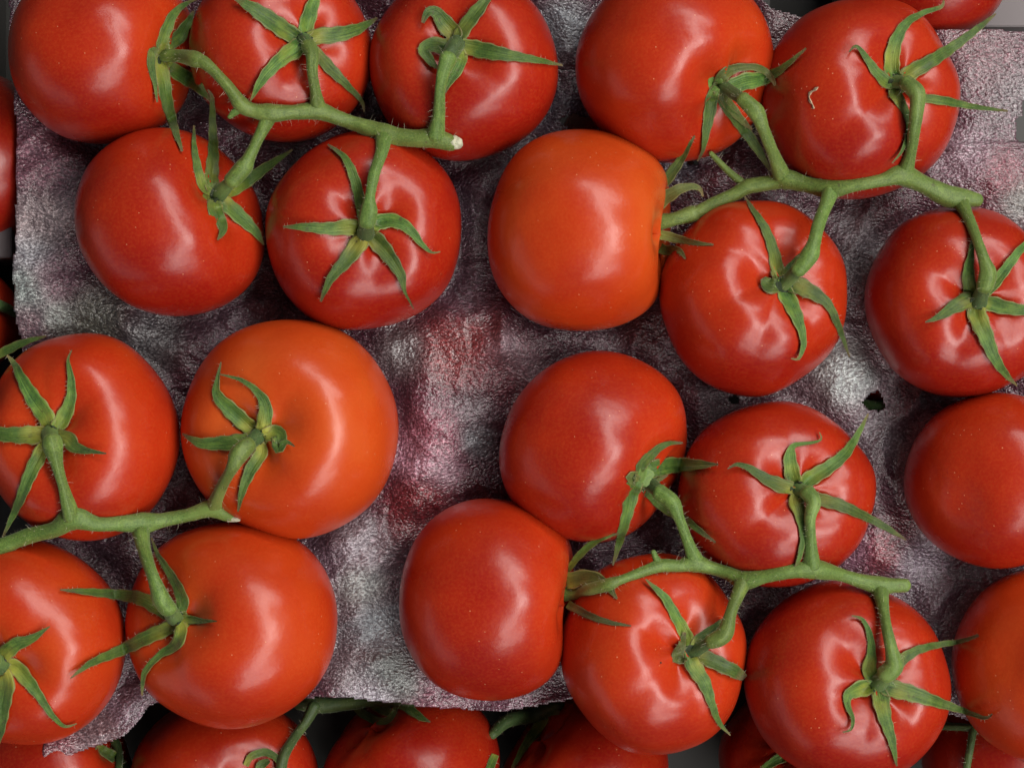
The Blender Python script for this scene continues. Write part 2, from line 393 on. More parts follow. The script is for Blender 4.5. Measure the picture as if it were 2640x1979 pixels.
# ------------------------------------------------------------------ sepals
def sepal(parent, pts, trees, seed, mat=None, lift=2.0, tiplift=14.0, zs=None, base=None, hairs=None, name='sepal', curl=.10, t0=0.0):
    rnd = random.Random(seed)
    pts = [p[:3] + (p[3],) if len(p) > 3 else p[:3] for p in pts]
    raw = catmull([(p[0], p[1], p[2]*1.02+.6) for p in pts], 5.0)
    n = len(raw)
    if zs is not None:
        m = len(zs)-1
        z = []
        for i in range(n):
            t = i/(n-1)*m; k = min(int(t), m-1); zz = lerp(zs[k], zs[k+1], t-k)
            h = hit(raw[i][0], raw[i][1], trees)
            if h: zz = max(zz, h[0]+4)
            z.append(zz)
        for _ in range(4): z = [z[0]] + [max(z[i], (z[i-1]+2*z[i]+z[i+1])/4) for i in range(1, n-1)] + [z[-1]]
    else:
        z = drape(raw, trees, lambda i, n, w: lift + tiplift*max(0, (i/n-.45)/.55)**1.3 + 3*math.sin(3.14*i/n)*rnd.random()*0)
    NS = 8; V = []; F = []; ST = []; th = 1.7
    fold = rnd.uniform(-.5, .5)
    for i in range(n):
        u, v, w = raw[i]; w = max(w, 1.6)
        a, b = raw[max(i-1, 0)], raw[min(i+1, n-1)]
        tx, ty = b[0]-a[0], b[1]-a[1]; L = math.hypot(tx, ty) or 1
        nx, ny = -ty/L, tx/L
        t = i/(n-1)
        for layer in (0, 1):
            for j in range(NS+1):
                s = -1+2*j/NS
                wob = 1 + .07*math.sin(i*.9+seed+s*2)*(abs(s) > .9)
                uu, vv = u+nx*w*.5*s*wob, v+ny*w*.5*s*wob
                zc = z[i]
                if trees and zs is None and abs(s) > .2:
                    h = hit(uu, vv, trees)
                    zt = (h[0]+lift+ (z[i]-(z[i])) + tiplift*max(0, (t-.45)/.55)**1.3) if h else zc - abs(s)*w*.15
                    lim = .38*w*abs(s)
                    zc = max(zc-lim, min(zc+lim, zt))
                zc += w*(curl*s*s*1.3 - .05*math.exp(-(s/.18)**2)) + .045*w + w*.10*s*fold*math.sin(t*5+seed)
                zc += .035*w*math.sin(s*9.5+seed)*(1-t)
                if trees and zs is None:
                    hq = hit(uu, vv, trees)
                    if hq and hq[0]+2.6 > zc: zc = min(hq[0]+2.6, zc+30)
                if layer: zc -= th*(1-.6*abs(s))+.4
                V.append(P(uu, vv, zc)); ST.append((t0+(1-t0)*t, s, float(seed % 97)))
    W = NS+1
    for i in range(n-1):
        for j in range(NS):
            a = i*2*W+j; b = a+2*W
            F.append((a, b, b+1, a+1)); a += W; b += W; F.append((a, a+1, b+1, b))
        for j in (0, NS):
            a = i*2*W+j; F.append((a, a+W, a+3*W, a+2*W) if j == 0 else (a, a+2*W, a+3*W, a+W))
    loc = base
    o = mesh_obj(name, [p-loc for p in V], F, mat or M_SEP, None, True, ST)
    o.parent = parent
    if hairs is not None:
        for i in range(2, n-1, 2):
            for j in (0, NS):
                if rnd.random() < .55:
                    p = V[i*2*W+j]; q = V[i*2*W+NS//2]
                    d = (p-q).normalized(); d = (d + Vector((0, 0, .5))).normalized()
                    add_hair(hairs, p, d, rnd.uniform(4, 10)*S, .55*S)
    return o

def sm(a, f):  # scale widths
    return [(p[0], p[1], p[2]*f) for p in a]
# per tomato: tile, hub, sepals [points..., optional 'o' olive]
CAL = {
 1: ('A', (1150, 385), [
   [(1150, 320, 70), (1185, 220, 80), (1240, 100, 60), (1330, 25, 30), (1400, 0, 8)],
   [(1190, 330, 80), (1270, 270, 100), (1330, 180, 70), (1380, 80, 12)],
   [(1140, 440, 95), (1165, 560, 98), (1190, 720, 85), (1240, 900, 58), (1300, 1080, 12)],
   [(1200, 470, 80), (1300, 540, 105), (1400, 610, 80), (1500, 720, 12)],
   [(1085, 370, 60), (1080, 480, 55), (1105, 600, 30), (1120, 730, 12)]]),
 2: ('B', (235, 290), [
   [(130, 240, 120), (0, 150, 120), (-100, 80, 100), (-200, 20, 60), (-265, -12, 18)],
   [(245, 200, 110), (280, 80, 100), (320, -40, 60), (335, -120, 12)],
   [(330, 260, 115), (480, 245, 110), (620, 205, 75), (755, 130, 12)],
   [(170, 350, 130), (60, 430, 100), (-60, 560, 70), (-150, 720, 8)],
   [(340, 400, 80), (430, 500, 80), (540, 610, 50), (640, 720, 28), (660, 800, 8)]]),
 3: ('B', (1315, 310), [
   [(1350, 240, 100), (1410, 150, 100), (1480, 60, 90), (1560, -40, 40), (1590, -110, 10)],
   [(1420, 340, 115), (1560, 370, 112), (1750, 405, 70), (1900, 430, 45), (2075, 467, 10)],
   [(1290, 230, 125), (1225, 160, 120), (1180, 95, 85), (1115, 85, 60), (1078, 165, 22)],
   [(1230, 330, 110), (1140, 320, 105), (1085, 355, 80), (1130, 430, 60), (1190, 495, 15)],
   [(1350, 420, 90), (1310, 520, 75), (1260, 600, 40), (1238, 665, 10)]]),
 4: ('A', (1530, 1390), [
   [(1505, 1280, 105), (1520, 1100, 78), (1515, 900, 55), (1510, 700, 28), (1480, 640, 8)],
   [(1450, 1330, 65), (1410, 1200, 60), (1385, 1050, 38), (1382, 895, 10)],
   [(1640, 1370, 75), (1760, 1290, 90), (1900, 1190, 65), (2085, 1067, 10)],
   [(1530, 1480, 110), (1575, 1580, 78), (1590, 1640, 58), (1550, 1710, 8)],
   [(1620, 1460, 105), (1730, 1560, 98), (1820, 1650, 62), (1880, 1745, 10)]]),
 5: ('F', (950, 425), [
   [(850, 375, 120), (700, 385, 92), (520, 375, 60), (358, 372, 10)],
   [(915, 270, 60), (895, 130, 75), (850, -20, 65), (790, -130, 42), (676, -214, 10)],
   [(1040, 340, 110), (1150, 330, 98), (1260, 390, 72), (1350, 500, 38), (1420, 555, 16), (1480, 550, 6)],
   [(1030, 480, 125), (1120, 590, 100), (1200, 720, 66), (1225, 830, 24), (1290, 958, 6)],
   [(890, 500, 130), (800, 620, 100), (700, 740, 62), (625, 905, 14)]]),
 6: ('C', (1250, 610), [
   [(1270, 560, 90), (1340, 500, 70), (1450, 478, 50), (1560, 495, 50), (1630, 560, 38), (1652, 612, 12), 'o'],
   [(1330, 620, 100), (1450, 580, 120), (1570, 560, 95), (1700, 490, 50), (1875, 345, 12)],
   [(1210, 680, 85), (1190, 790, 85), (1165, 930, 58), (1140, 1070, 25), (1100, 1148, 8)],
   [(1235, 620, 70), (1320, 740, 75), (1420, 860, 48), (1492, 925, 10), 'o'],
   [(1280, 740, 50), (1400, 880, 78), (1520, 1050, 66), (1640, 1250, 8)]]),
 7: ('D', (1310, 585), [
   [(1240, 590, 90), (1150, 500, 66), (1080, 400, 42), (1015, 330, 22), (965, 372, 8)],
   [(1270, 480, 110), (1290, 320, 95), (1370, 170, 62), (1500, 90, 38), (1620, 50, 26), (1640, -5, 8)],
   [(1400, 520, 110), (1560, 430, 92), (1740, 310, 68), (1900, 190, 42), (2012, 98, 8)],
   [(1440, 680, 60), (1500, 700, 62), (1650, 720, 62), (1850, 760, 38), (2095, 792, 12)],
   [(1290, 660, 90), (1360, 780, 58), (1385, 900, 28), (1350, 1060, 22), (1270, 1165, 6)]]),
 9: ('H', (490, 780), [
   [(460, 700, 100), (420, 520, 75), (360, 370, 58), (280, 250, 34), (220, 156, 8)],
   [(430, 790, 110), (385, 780, 110), (352, 735, 40)],
   [(520, 860, 115), (580, 980, 95), (630, 1120, 55), (640, 1220, 38), (605, 1310, 20), (550, 1310, 6)],
   [(600, 790, 125), (720, 850, 100), (820, 930, 62), (890, 1080, 46), (968, 1300, 8)],
   [(520, 690, 50), (590, 620, 60), (640, 560, 30)]]),
 10: ('H', (1890, 900), [
   [(1830, 820, 100), (1815, 700, 82), (1835, 560, 42), (1852, 400, 16)],
   [(1800, 900, 120), (1700, 950, 90), (1610, 1010, 50), (1508, 1052, 8)],
   [(1880, 1000, 135), (1940, 1150, 110), (2000, 1300, 80), (2080, 1420, 48), (2162, 1505, 8)],
   [(1980, 920, 110), (2100, 950, 95), (2300, 980, 60), (2450, 1010, 14)],
   [(2000, 780, 75), (2090, 660, 70), (2200, 520, 52), (2330, 400, 10)]]),
 11: ('I', (365, 600), [
   [(320, 470, 125), (230, 340, 110), (150, 200, 72), (100, 100, 40), (48, 42, 8)],
   [(450, 490, 110), (505, 350, 75), (505, 200, 48), (485, 80, 20), (512, 5, 5)],
   [(480, 640, 115), (540, 700, 82), (640, 725, 38), (757, 742, 8)],
   [(240, 610, 130), (100, 610, 112), (-60, 600, 85), (-250, 590, 12)],
   [(290, 740, 105), (210, 900, 92), (130, 1100, 62), (20, 1335, 10)]]),
 12: ('I', (1850, 620), [
   [(1770, 550, 110), (1650, 440, 112), (1550, 330, 75), (1545, 240, 38), (1575, 90, 8)],
   [(1880, 530, 110), (1890, 400, 90), (1830, 300, 52), (1720, 220, 28), (1565, 178, 8)],
   [(1720, 655, 110), (1560, 670, 98), (1420, 665, 68), (1298, 600, 8)],
   [(1860, 740, 90), (1790, 850, 88), (1730, 1000, 55), (1695, 1158, 10)],
   [(1930, 600, 110), (1990, 610, 115), (1985, 700, 85), (2040, 660, 36), (2100, 692, 6)]]),
 13: ('K', (1260, 620), [
   [(1250, 560, 70), (1330, 470, 62), (1430, 400, 38), (1550, 390, 10)],
   [(1330, 580, 120), (1480, 550, 112), (1650, 545, 72), (1803, 543, 8)],
   [(1180, 640, 80), (1280, 680, 66), (1380, 650, 35), (1442, 618, 10), 'o'],
   [(1190, 720, 115), (1160, 870, 82), (1110, 1050, 60), (1050, 1262, 10)],
   [(1300, 740, 60), (1420, 860, 60), (1560, 930, 50), (1660, 1010, 42), (1782, 1098, 10)]]),
 14: ('L', (610, 1000), [
   [(480, 970, 105), (370, 920, 78), (260, 850, 50), (170, 820, 28), (98, 852, 6)],
   [(560, 880, 110), (545, 760, 82), (575, 685, 36), (700, 665, 20), (767, 640, 12), (752, 590, 5)],
   [(690, 920, 110), (820, 840, 95), (940, 740, 75), (1030, 600, 42), (1102, 458, 8)],
   [(750, 1065, 90), (900, 1110, 85), (1080, 1190, 60), (1230, 1270, 46), (1372, 1358, 8)],
   [(590, 1080, 115), (620, 1200, 70), (635, 1330, 40), (620, 1450, 36), (578, 1572, 10)]]),
 17: ('M', (1270, 610), [
   [(1300, 480, 90), (1270, 380, 75), (1190, 240, 52), (1120, 130, 30), (1078, 15, 8)],
   [(1130, 520, 100), (1000, 450, 95), (820, 420, 70), (600, 400, 44), (428, 388, 8)],
   [(1200, 660, 100), (1040, 730, 100), (860, 820, 78), (650, 910, 48), (502, 1018, 6)],
   [(1290, 680, 90), (1250, 780, 80), (1130, 860, 48), (1030, 980, 40), (1012, 1142, 10)],
   [(1330, 600, 70), (1430, 610, 40), (1545, 612, 6)]]),
 18: ('M', (0, 920), [
   [(50, 830, 110), (130, 770, 92), (220, 740, 62), (356, 648, 6)],
   [(110, 940, 110), (200, 1040, 95), (290, 1160, 60), (370, 1280, 42), (460, 1360, 22), (548, 1340, 6)],
   [(40, 1050, 130), (20, 1200, 112), (-10, 1400, 80), (-40, 1550, 12)],
   [(-80, 800, 110), (-160, 640, 80), (-250, 500, 8)]]),
 20: ('O', (1320, 845), [
   [(1300, 720, 90), (1230, 590, 75), (1150, 450, 58), (1080, 380, 36), (1008, 313, 8)],
   [(1235, 870, 95), (1262, 790, 60), (1285, 690, 20), 'o'],
   [(1350, 930, 115), (1430, 1060, 92), (1480, 1200, 56), (1530, 1330, 36), (1612, 1425, 6)],
   [(1430, 870, 105), (1560, 930, 102), (1670, 985, 85), (1712, 1020, 50)],
   [(1380, 740, 60), (1470, 680, 62), (1560, 600, 24)]]),
 21: ('Q', (1170, 1065), [
   [(1110, 960, 110), (1125, 830, 62), (1110, 700, 42), (1060, 600, 24), (983, 572, 8)],
   [(1340, 890, 80), (1450, 820, 62), (1600, 780, 45), (1760, 755, 32), (1888, 712, 20)],
   [(1270, 1090, 125), (1420, 1130, 112), (1600, 1190, 75), (1780, 1250, 42), (1930, 1300, 26), (1987, 1270, 8)],
   [(1190, 1160, 125), (1220, 1300, 95), (1270, 1460, 60), (1305, 1645, 10)],
   [(1060, 1090, 120), (970, 1130, 80), (952, 1200, 46), (990, 1300, 28), (980, 1380, 18), (918, 1402, 6)]]),
}
def hub(parent, u, v, r, trees, base, seed):
    """the little green disc the sepals grow from"""
    V = []; F = []; ST = []
    rings, seg = 6, 20
    hz = hit(u, v, trees); zc = hz[0] if hz else 0
    for i in range(rings+1):
        rr = r*i/rings
        for j in range(seg):
            a = 2*math.pi*j/seg; q = rr*(1+.12*math.cos(5*a+seed)*(i/rings))
            uu, vv = u+q*math.cos(a), v+q*math.sin(a)
            h = hit(uu, vv, trees); z = h[0] if h else zc
            z = max(zc-30, min(zc+30, z))
            V.append(P(uu, vv, z + 4.5 - 3.5*(i/rings)**3)); ST.append((.05, i/rings*.5, seed))
    for i in range(rings):
        for j in range(seg):
            a = i*seg+j; b = i*seg+(j+1) % seg
            F.append((a, a+seg, b+seg, b))
    o = mesh_obj('calyx', [p-base for p in V], F, M_STK if seed in (13, 20, 6) else M_SEP, None, True, ST); o.parent = parent
    return o
RIMS = {1: ('A', (1150, 398)), 2: ('B', (235, 290)), 3: ('B', (1318, 312)), 4: ('A', (1556, 1388)), 5: ('B', (672, 1660)), 7: ('D', (1305, 585)),
        9: ('H', (505, 780)), 10: ('H', (1888, 905)), 11: ('I', (365, 605)), 12: ('I', (1835, 620)), 14: ('L', (605, 1000)), 17: ('M', (1245, 582)),
        18: ('M', (0, 925)), 20: ('O', (1330, 842)), 21: ('Q', (1165, 1057))}
def rim(parent, u, v, trees, base):
    h0 = hit(u, v, trees); zc = h0[0] if h0 else 0
    V, F = [], []
    for i, rr in enumerate((22.5, 21, 18, 0.5)):
        for j in range(20):
            a = 2*math.pi*j/20; q = rr*(1+.05*math.sin(j*2.1))
            uu, vv = u+q*math.cos(a), v+q*math.sin(a); h = hit(uu, vv, trees)
            z = max(zc-25, min(zc+25, h[0] if h else zc))
            V.append(P(uu, vv, z+(3.0, 6.2, 5.2, 6.0)[i])-base)
    for i in range(3):
        for j in range(20): F.append((i*20+j, (i+1)*20+j, (i+1)*20+(j+1) % 20, i*20+(j+1) % 20))
    o = mesh_obj('calyx_rim', V, F, M_RIM, None, True); o.parent = parent
for k, (tl, hb, seps) in CAL.items():
    t = T[k]; root = t['root']; base = root.location.copy()
    hu, hv = cv(tl, [hb])[0]
    cal = hub(root, hu, hv, 29, TOPHITS, base, k)
    if k in RIMS: rim(cal, *cv(RIMS[k][0], [RIMS[k][1]])[0], TOPHITS, base)
    hs = ([], [])
    for i, s in enumerate(seps):
        mat = M_SEP
        if s[-1] == 'o': mat = M_SEPD; s = s[:-1]
        pts = cv(tl, s)
        p0 = pts[0]; mx, my = lerp(hu, p0[0], .35), lerp(hv, p0[1], .35)
        pts = [(mx, my, p0[2]*.8)] + pts
        sepal(cal, pts, TOPHITS, k*7+i, mat, lift=1.6 + .5*i, tiplift=14+5*((k+i) % 3), base=base, hairs=hs, t0=.33 if k in (6, 13) else 0.0)
    ho = mesh_obj('sepal_hairs', [p-base for p in hs[0]], hs[1], M_HAIR, None, False); ho.parent = root; ho['kind'] = 'stuff'
# the two that lie on their side: calyx stands out to the right
SIDE = {
 8: [('C', [(770, 1420, 60), (880, 1280, 80), (980, 1140, 58), (1082, 968, 8)], [0, 20, 40, 55], M_SEP),
     ('C', [(765, 1490, 110), (900, 1390, 92), (1010, 1335, 60), (1110, 1340, 34), (1140, 1402, 12)], [30, 60, 85, 90, 75], M_SEPD),
     ('G', [(1050, 410, 70), (1200, 450, 65), (1350, 485, 38), (1492, 500, 10)], [20, 40, 80, 110], M_SEPD),
     ('G', [(1070, 495, 70), (1150, 540, 72), (1240, 540, 48), (1292, 602, 10)], [-20, 0, 20, 40], M_SEP)],
 19: [('K', [(715, 1310, 40), (830, 1170, 50), (950, 1080, 38), (1092, 1035, 8)], [10, 40, 70, 95], M_SEP),
      ('K', [(715, 1375, 120), (880, 1350, 110), (1000, 1400, 70), (1082, 1502, 10)], [30, 80, 120, 130], M_SEPD),
      ('O', [(450, 490, 60), (600, 570, 50), (750, 620, 34), (905, 645, 8)], [20, 60, 110, 140], M_SEPD)]}
for k, lst in SIDE.items():
    t = T[k]; root = t['root']; base = root.location.copy()
    pu, pv = {8: (1400+770/Q, 1540/Q), 19: (1200+735/Q, 1000+1440/Q)}[k]
    c0 = P(pu-8, pv, 10)
    V, F, ST = [], [], []
    for i in range(5):
        for j in range(16):
            a = 2*math.pi*j/16; r = 24*S*i/4
            V.append(c0 + Vector((-i*1.0*S, r*math.cos(a), r*math.sin(a)))); ST.append((.1, i/8, k))
    for i in range(4):
        for j in range(16): F.append((i*16+j, i*16+(j+1) % 16, (i+1)*16+(j+1) % 16, (i+1)*16+j))
    cal = mesh_obj('calyx', [p-base for p in V], F, M_SEP, None, True, ST); cal.parent = root
    hs = ([], [])
    others = [T[q]['bvh'] for q in TOM if q != k]
    for i, (tl, s, zs, mt) in enumerate(lst):
        sepal(cal, cv(tl, s), others, k*7+i, mt, zs=zs, base=base, hairs=hs)
    ho = mesh_obj('sepal_hairs', [p-base for p in hs[0]], hs[1], M_HAIR, None, False); ho.parent = root; ho['kind'] = 'stuff'

# ------------------------------------------------------------------ stalks
def tube(name, parent, base, path, mat, seed, sides=16, hairs=None, hd=.6, capflat=False, step=5.0, ridge=.035):
    """path: (u,v,w,z) px"""
    pts = catmull(path, step); n = len(pts)
    Pw = [P(p[0], p[1], p[3]) for p in pts]
    V, F, ST = [], [], []
    T0 = (Pw[1]-Pw[0]).normalized(); N = T0.orthogonal().normalized()
    caps = 4
    rings = []
    for i in range(n):
        tg = (Pw[min(i+1, n-1)]-Pw[max(i-1, 0)]).normalized()
        N = (N - tg*N.dot(tg)).normalized(); B = tg.cross(N)
        rings.append((Pw[i], N.copy(), B, max(pts[i][2], 2)*.535*S*(H-pts[i][3])/H, tg))
    full = []
    if not capflat:
        p, n_, b_, r, tg = rings[0]
        for c in range(caps): a = math.pi/2*c/caps; full.append((p-tg*r*math.cos(a)*.8, n_, b_, r*max(math.sin(a), .03), tg))
    full += rings
    p, n_, b_, r, tg = rings[-1]
    for c in range(1, caps+1): a = math.pi/2*c/caps; full.append((p+tg*r*math.sin(a)*.8, n_, b_, r*max(math.cos(a), .03), tg))
    for i, (p, n_, b_, r, tg) in enumerate(full):
        for j in range(sides):
            a = 2*math.pi*j/sides
            rr = r*(1 + ridge*math.sin(3*a+seed) + ridge*math.sin(5*a+seed*2+i*.05) + .10*noise.noise(Vector((i*.11, seed*3.1, math.cos(a)*.7))) + .05*noise.noise(Vector((i*.4, math.sin(a)*2, math.cos(a)*2+seed))))
            V.append(p + (n_*math.cos(a)+b_*math.sin(a))*rr)
            ST.append((i*.09, j/sides*2, seed % 31))
    m = len(full)
    for i in range(m-1):
        for j in range(sides):
            a, b = i*sides+j, i*sides+(j+1) % sides
            F.append((a, b, b+sides, a+sides))
    F.append(tuple(range(sides))[::-1]); F.append(tuple((m-1)*sides+j for j in range(sides)))
    o = mesh_obj(name, [q-base for q in V], F, mat, None, True, ST); o.parent = parent
    if hairs is not None:
        for (p, n_, b_, r, tg) in rings:
            for _ in range(5):
                if random.random() < hd:
                    a = random.uniform(0, 6.28); d = n_*math.cos(a)+b_*math.sin(a)
                    if d.z < -.6: continue
                    L = random.choice((4, 5, 6, 8, 10, 12, 20))*S
                    add_hair(hairs, p + d*r*.95, (d+tg*random.uniform(-.3, .3)).normalized(), L, .55*S)
    return o
def zpath(pts, extra=6, endz=None, startz=None, trees=TOPHITS, low=False):
    """give a stalk path its heights: clear of the fruit, but ending on the given points"""
    raw = [tuple(p[:3]) for p in pts]
    fine = catmull(raw, 14)
    z = drape(fine, trees, lambda i, n, w: w*.5+extra, iters=30)
    return fine, z
VINES = {}
def rad_end(k, u, v):
    h = hit(u, v, [T[k]['bvh']]); return h[0] if h else 0
def make_vine(label, mains, sides, stubs=(), cuts=(), group='green tomato vines'):
    # main stalk: list of (tile, pts)
    mp = []
    for tl, pts in mains: mp += cv(tl, pts)
    fine, z = zpath(mp)
    # even the main stalk out: it is stiff
    for _ in range(25):
        zz = z[:]
        for i in range(1, len(z)-1): zz[i] = (z[i-1]+z[i]*2+z[i+1])/4
        z = [max(a, b-10) for a, b in zip(zz, z)]
    mid = len(fine)//2
    base = P(fine[mid][0], fine[mid][1], 0)
    root = empty('tomato_vine', base); tag(root, label, 'vine', group)
    hs = ([], [])
    mpath = [(f[0], f[1], f[2], zz) for f, zz in zip(fine, z)]
    def zmain(u, v):
        return min(mpath, key=lambda q: (q[0]-u)**2+(q[1]-v)**2)[3]
    return root, base, hs, mpath, zmain
def taper_end(path, k, tgt, first=True):
    """bend the stalk end down so that it meets tomato k"""
    pass
def pedicel_path(k, nodes, zm=None):
    """nodes from the vine to the calyx (u,v,w); last two or three are the pedicel. returns z-ed nodes"""
    raw = [tuple(p[:3]) for p in nodes]
    n = len(raw); ue, ve = raw[-1][:2]
    hz = hit(ue, ve, [T[k]['bvh']]); zend = (hz[0] if hz else 0)
    out = []
    # cumulative distance back from the calyx
    d = [0]*n
    for i in range(n-2, -1, -1): d[i] = d[i+1]+math.hypot(raw[i][0]-raw[i+1][0], raw[i][1]-raw[i+1][1])
    for i in range(n):
        h = hit(raw[i][0], raw[i][1], TOPHITS)
        up = zend + 62*(1-math.exp(-d[i]/30.0)) - 4
        zz = max(up, (h[0]+raw[i][2]*.5+5) if h and i < n-1 else -999)
        if zm is not None and d[0] > 0:
            f = d[i]/d[0]; zz = lerp(zz, max(zm, zz - 400), max(0, (f-.45)/.55)**1.2)
            if h and i < n-1: zz = max(zz, h[0]+raw[i][2]*.4)
        out.append(raw[i] + (zz,))
    return out
def finish_vine(V):
    root, base, hs, mpath, zmain = V
    o = mesh_obj('stalk_hairs', [p-base for p in hs[0]], hs[1], M_HAIR, None, False); o.parent = root; o['kind'] = 'stuff'
def side(V, k, tl, pts, nped, seed):
    root, base, hs, mpath, zmain = V
    nodes = cv(tl, pts)
    zz = pedicel_path(k, nodes, zmain(*nodes[0][:2]))
    kn = len(zz)-nped                      # index of the knuckle
    st = zz[:kn+1]; st[-1] = (st[-1][0], st[-1][1], st[-1][2]*1.05, st[-1][3])
    o = tube('side_stalk', root, base, st, M_STK, seed, hairs=hs)
    ped = zz[kn:]
    # slim neck after the knuckle, thick at the calyx
    ped = [(p[0], p[1], p[2]*(.80 if i == 0 else .95), p[3]) for i, p in enumerate(ped)]
    p_ = tube('pedicel', o, base, ped, M_PED, seed+3, hairs=hs, ridge=.02)
def main_with_end(V, k0, nped):
    """main stalk whose first nodes are the pedicel of tomato k0"""
# ---- vine 1
V1 = make_vine('green vine at the upper left with a cut white end, carrying five tomatoes',
   [('B', [(1290, 1025, 100), (1170, 985, 135), (1040, 985, 115), (900, 975, 120), (800, 955, 140), (620, 890, 98), (450, 830, 100), (330, 790, 122), (180, 800, 98)]),
    ('A', [(2060, 805, 98), (1930, 812, 125), (1800, 790, 95), (1720, 750, 110), (1640, 640, 80), (1520, 500, 78), (1440, 440, 90)])], [])
root, base, hs, mp, zm = V1
mo = tube('main_stalk', root, base, mp, M_STK, 1, hairs=hs)
lastz = mp[-1][3]
pn = cv('A', [(1440, 440, 88), (1390, 425, 112), (1290, 405, 88), (1200, 400, 86), (1150, 398, 90)])
pz = pedicel_path(1, pn, lastz); pz[0] = pz[0][:3] + (lastz,)
tube('pedicel', mo, base, pz, M_STK, 4, hairs=hs)
side(V1, 2, 'B', [(330, 775, 110), (312, 640, 75), (290, 500, 74), (290, 390, 96), (262, 330, 100), (235, 290, 112)], 2, 12)
side(V1, 3, 'B', [(1170, 960, 130), (1190, 830, 88), (1200, 650, 72), (1220, 530, 90), (1255, 420, 118), (1290, 360, 118), (1318, 312, 124)], 3, 13)
side(V1, 4, 'A', [(1920, 820, 110), (1850, 960, 80), (1775, 1120, 82), (1735, 1195, 118), (1650, 1290, 102), (1558, 1385, 112)], 2, 14)
side(V1, 5, 'B', [(800, 970, 120), (785, 1090, 88), (730, 1250, 76), (702, 1400, 72), (695, 1490, 116), (680, 1580, 112), (672, 1660, 128)], 2, 15)
z0 = mp[0][3]; a = cv('B', [(1290, 1022), (1335, 1022)])
tube('cut_end', mo, base, [(a[0][0]-6, a[0][1], 30, z0), (a[0][0]+10, a[0][1]-2, 33, z0+4), (a[1][0]-1, a[1][1]-3, 24, z0+7)], M_CUT, 5, ridge=.12)
st = cv('A', [(1715, 770, 60), (1670, 800, 50), (1635, 835, 30)]); zz = zm(*st[0][:2])
tube('broken_stub', mo, base, [s + (zz-4*i,) for i, s in enumerate(st)], M_STK, 6, hairs=hs)
finish_vine(V1)
# ---- vine 2
V2 = make_vine('green vine at the upper right with a pale rounded end, carrying five tomatoes',
   [('D', [(1880, 1425, 92), (1800, 1415, 120), (1680, 1400, 150), (1500, 1320, 118), (1330, 1250, 145), (1200, 1285, 92), (1000, 1320, 92), (834, 1345, 128)]),
    ('C', [(1900, 1320, 104), (1720, 1275, 140), (1640, 1300, 105), (1450, 1335, 105), (1380, 1380, 92), (1200, 1460, 84), (1100, 1515, 90)])], [])
root, base, hs, mp, zm = V2
# toward the side-lying tomato the stalk sinks to the fruit's middle height
mp = [(p[0], p[1], p[2], p[3]) for p in mp]
mo = tube('main_stalk', root, base, mp, M_STK, 21, hairs=hs)
lz = mp[-1][3]
tube('pedicel', mo, base, [q + (z_,) for q, z_ in zip(cv('C', [(1105, 1512, 88), (1060, 1530, 112), (950, 1560, 92), (850, 1580, 100), (765, 1590, 112)]), (lz, lz-4, max(lz*.6, 40), 30, 12))], M_STK, 22, hairs=hs)
side(V2, 6, 'C', [(1705, 1262, 120), (1640, 1100, 84), (1565, 910, 88), (1515, 800, 112), (1420, 710, 95), (1290, 620, 88)], 2, 23)
side(V2, 7, 'D', [(1360, 1230, 125), (1400, 1100, 78), (1430, 900, 86), (1452, 720, 100), (1440, 655, 118), (1375, 590, 100), (1305, 585, 100)], 2, 24)
side(V2, 9, 'H', [(835, 110, 120), (790, 240, 88), (740, 380, 84), (712, 490, 92), (682, 570, 124), (600, 680, 100), (505, 780, 106)], 2, 25)
side(V2, 10, 'H', [(1760, 190, 120), (1795, 260, 82), (1845, 380, 70), (1890, 500, 70), (1930, 620, 84), (1950, 700, 114), (1930, 800, 108), (1888, 905, 122)], 2, 26)
st = cv('C', [(1440, 1320, 60), (1330, 1230, 48), (1250, 1150, 42), (1195, 1092, 34)]); zz = zm(*st[0][:2])
tube('broken_stub', mo, base, [s + (zz-2*i,) for i, s in enumerate(st)], M_STK, 27, hairs=hs)
finish_vine(V2)
# ---- vine 3
V3 = make_vine('green vine at the lower right with a blunt pale end, carrying five tomatoes',
   [('Q', [(1365, 357, 92), (1280, 355, 100), (1180, 355, 130), (1050, 325, 96), (900, 280, 88), (700, 240, 135), (550, 255, 98), (361, 290, 94)]),
    ('K', [(1985, 1365, 128), (1880, 1320, 90), (1750, 1280, 88), (1620, 1245, 125), (1540, 1265, 84), (1400, 1265, 92), (1300, 1295, 74), (1150, 1350, 62), (1080, 1375, 66)])], [])
root, base, hs, mp, zm = V3
mo = tube('main_stalk', root, base, mp, M_STK, 31, hairs=hs)
lz = mp[-1][3]
tube('pedicel', mo, base, [q + (z_,) for q, z_ in zip(cv('K', [(1085, 1373, 66), (1020, 1398, 92), (900, 1430, 84), (820, 1450, 88), (715, 1465, 95)]), (lz, lz-4, max(lz*.7, 60), 45, 15))], M_STK, 32, hairs=hs)
side(V3, 13, 'K', [(1645, 1235, 115), (1580, 1080, 72), (1525, 930, 74), (1475, 815, 108), (1385, 740, 108), (1300, 670, 106)], 2, 33)
side(V3, 14, 'L', [(698, 1540, 120), (690, 1350, 76), (690, 1200, 76), (712, 1090, 104), (668, 1020, 102), (605, 1000, 110)], 2, 34)
side(V3, 20, 'O', [(1710, 310, 115), (1655, 450, 86), (1612, 560, 80), (1568, 700, 112), (1470, 760, 92), (1330, 840, 96)], 2, 35)
side(V3, 21, 'Q', [(1185, 380, 115), (1212, 550, 76), (1240, 700, 76), (1265, 820, 90), (1285, 920, 128), (1230, 990, 126), (1165, 1055, 132)], 2, 36)
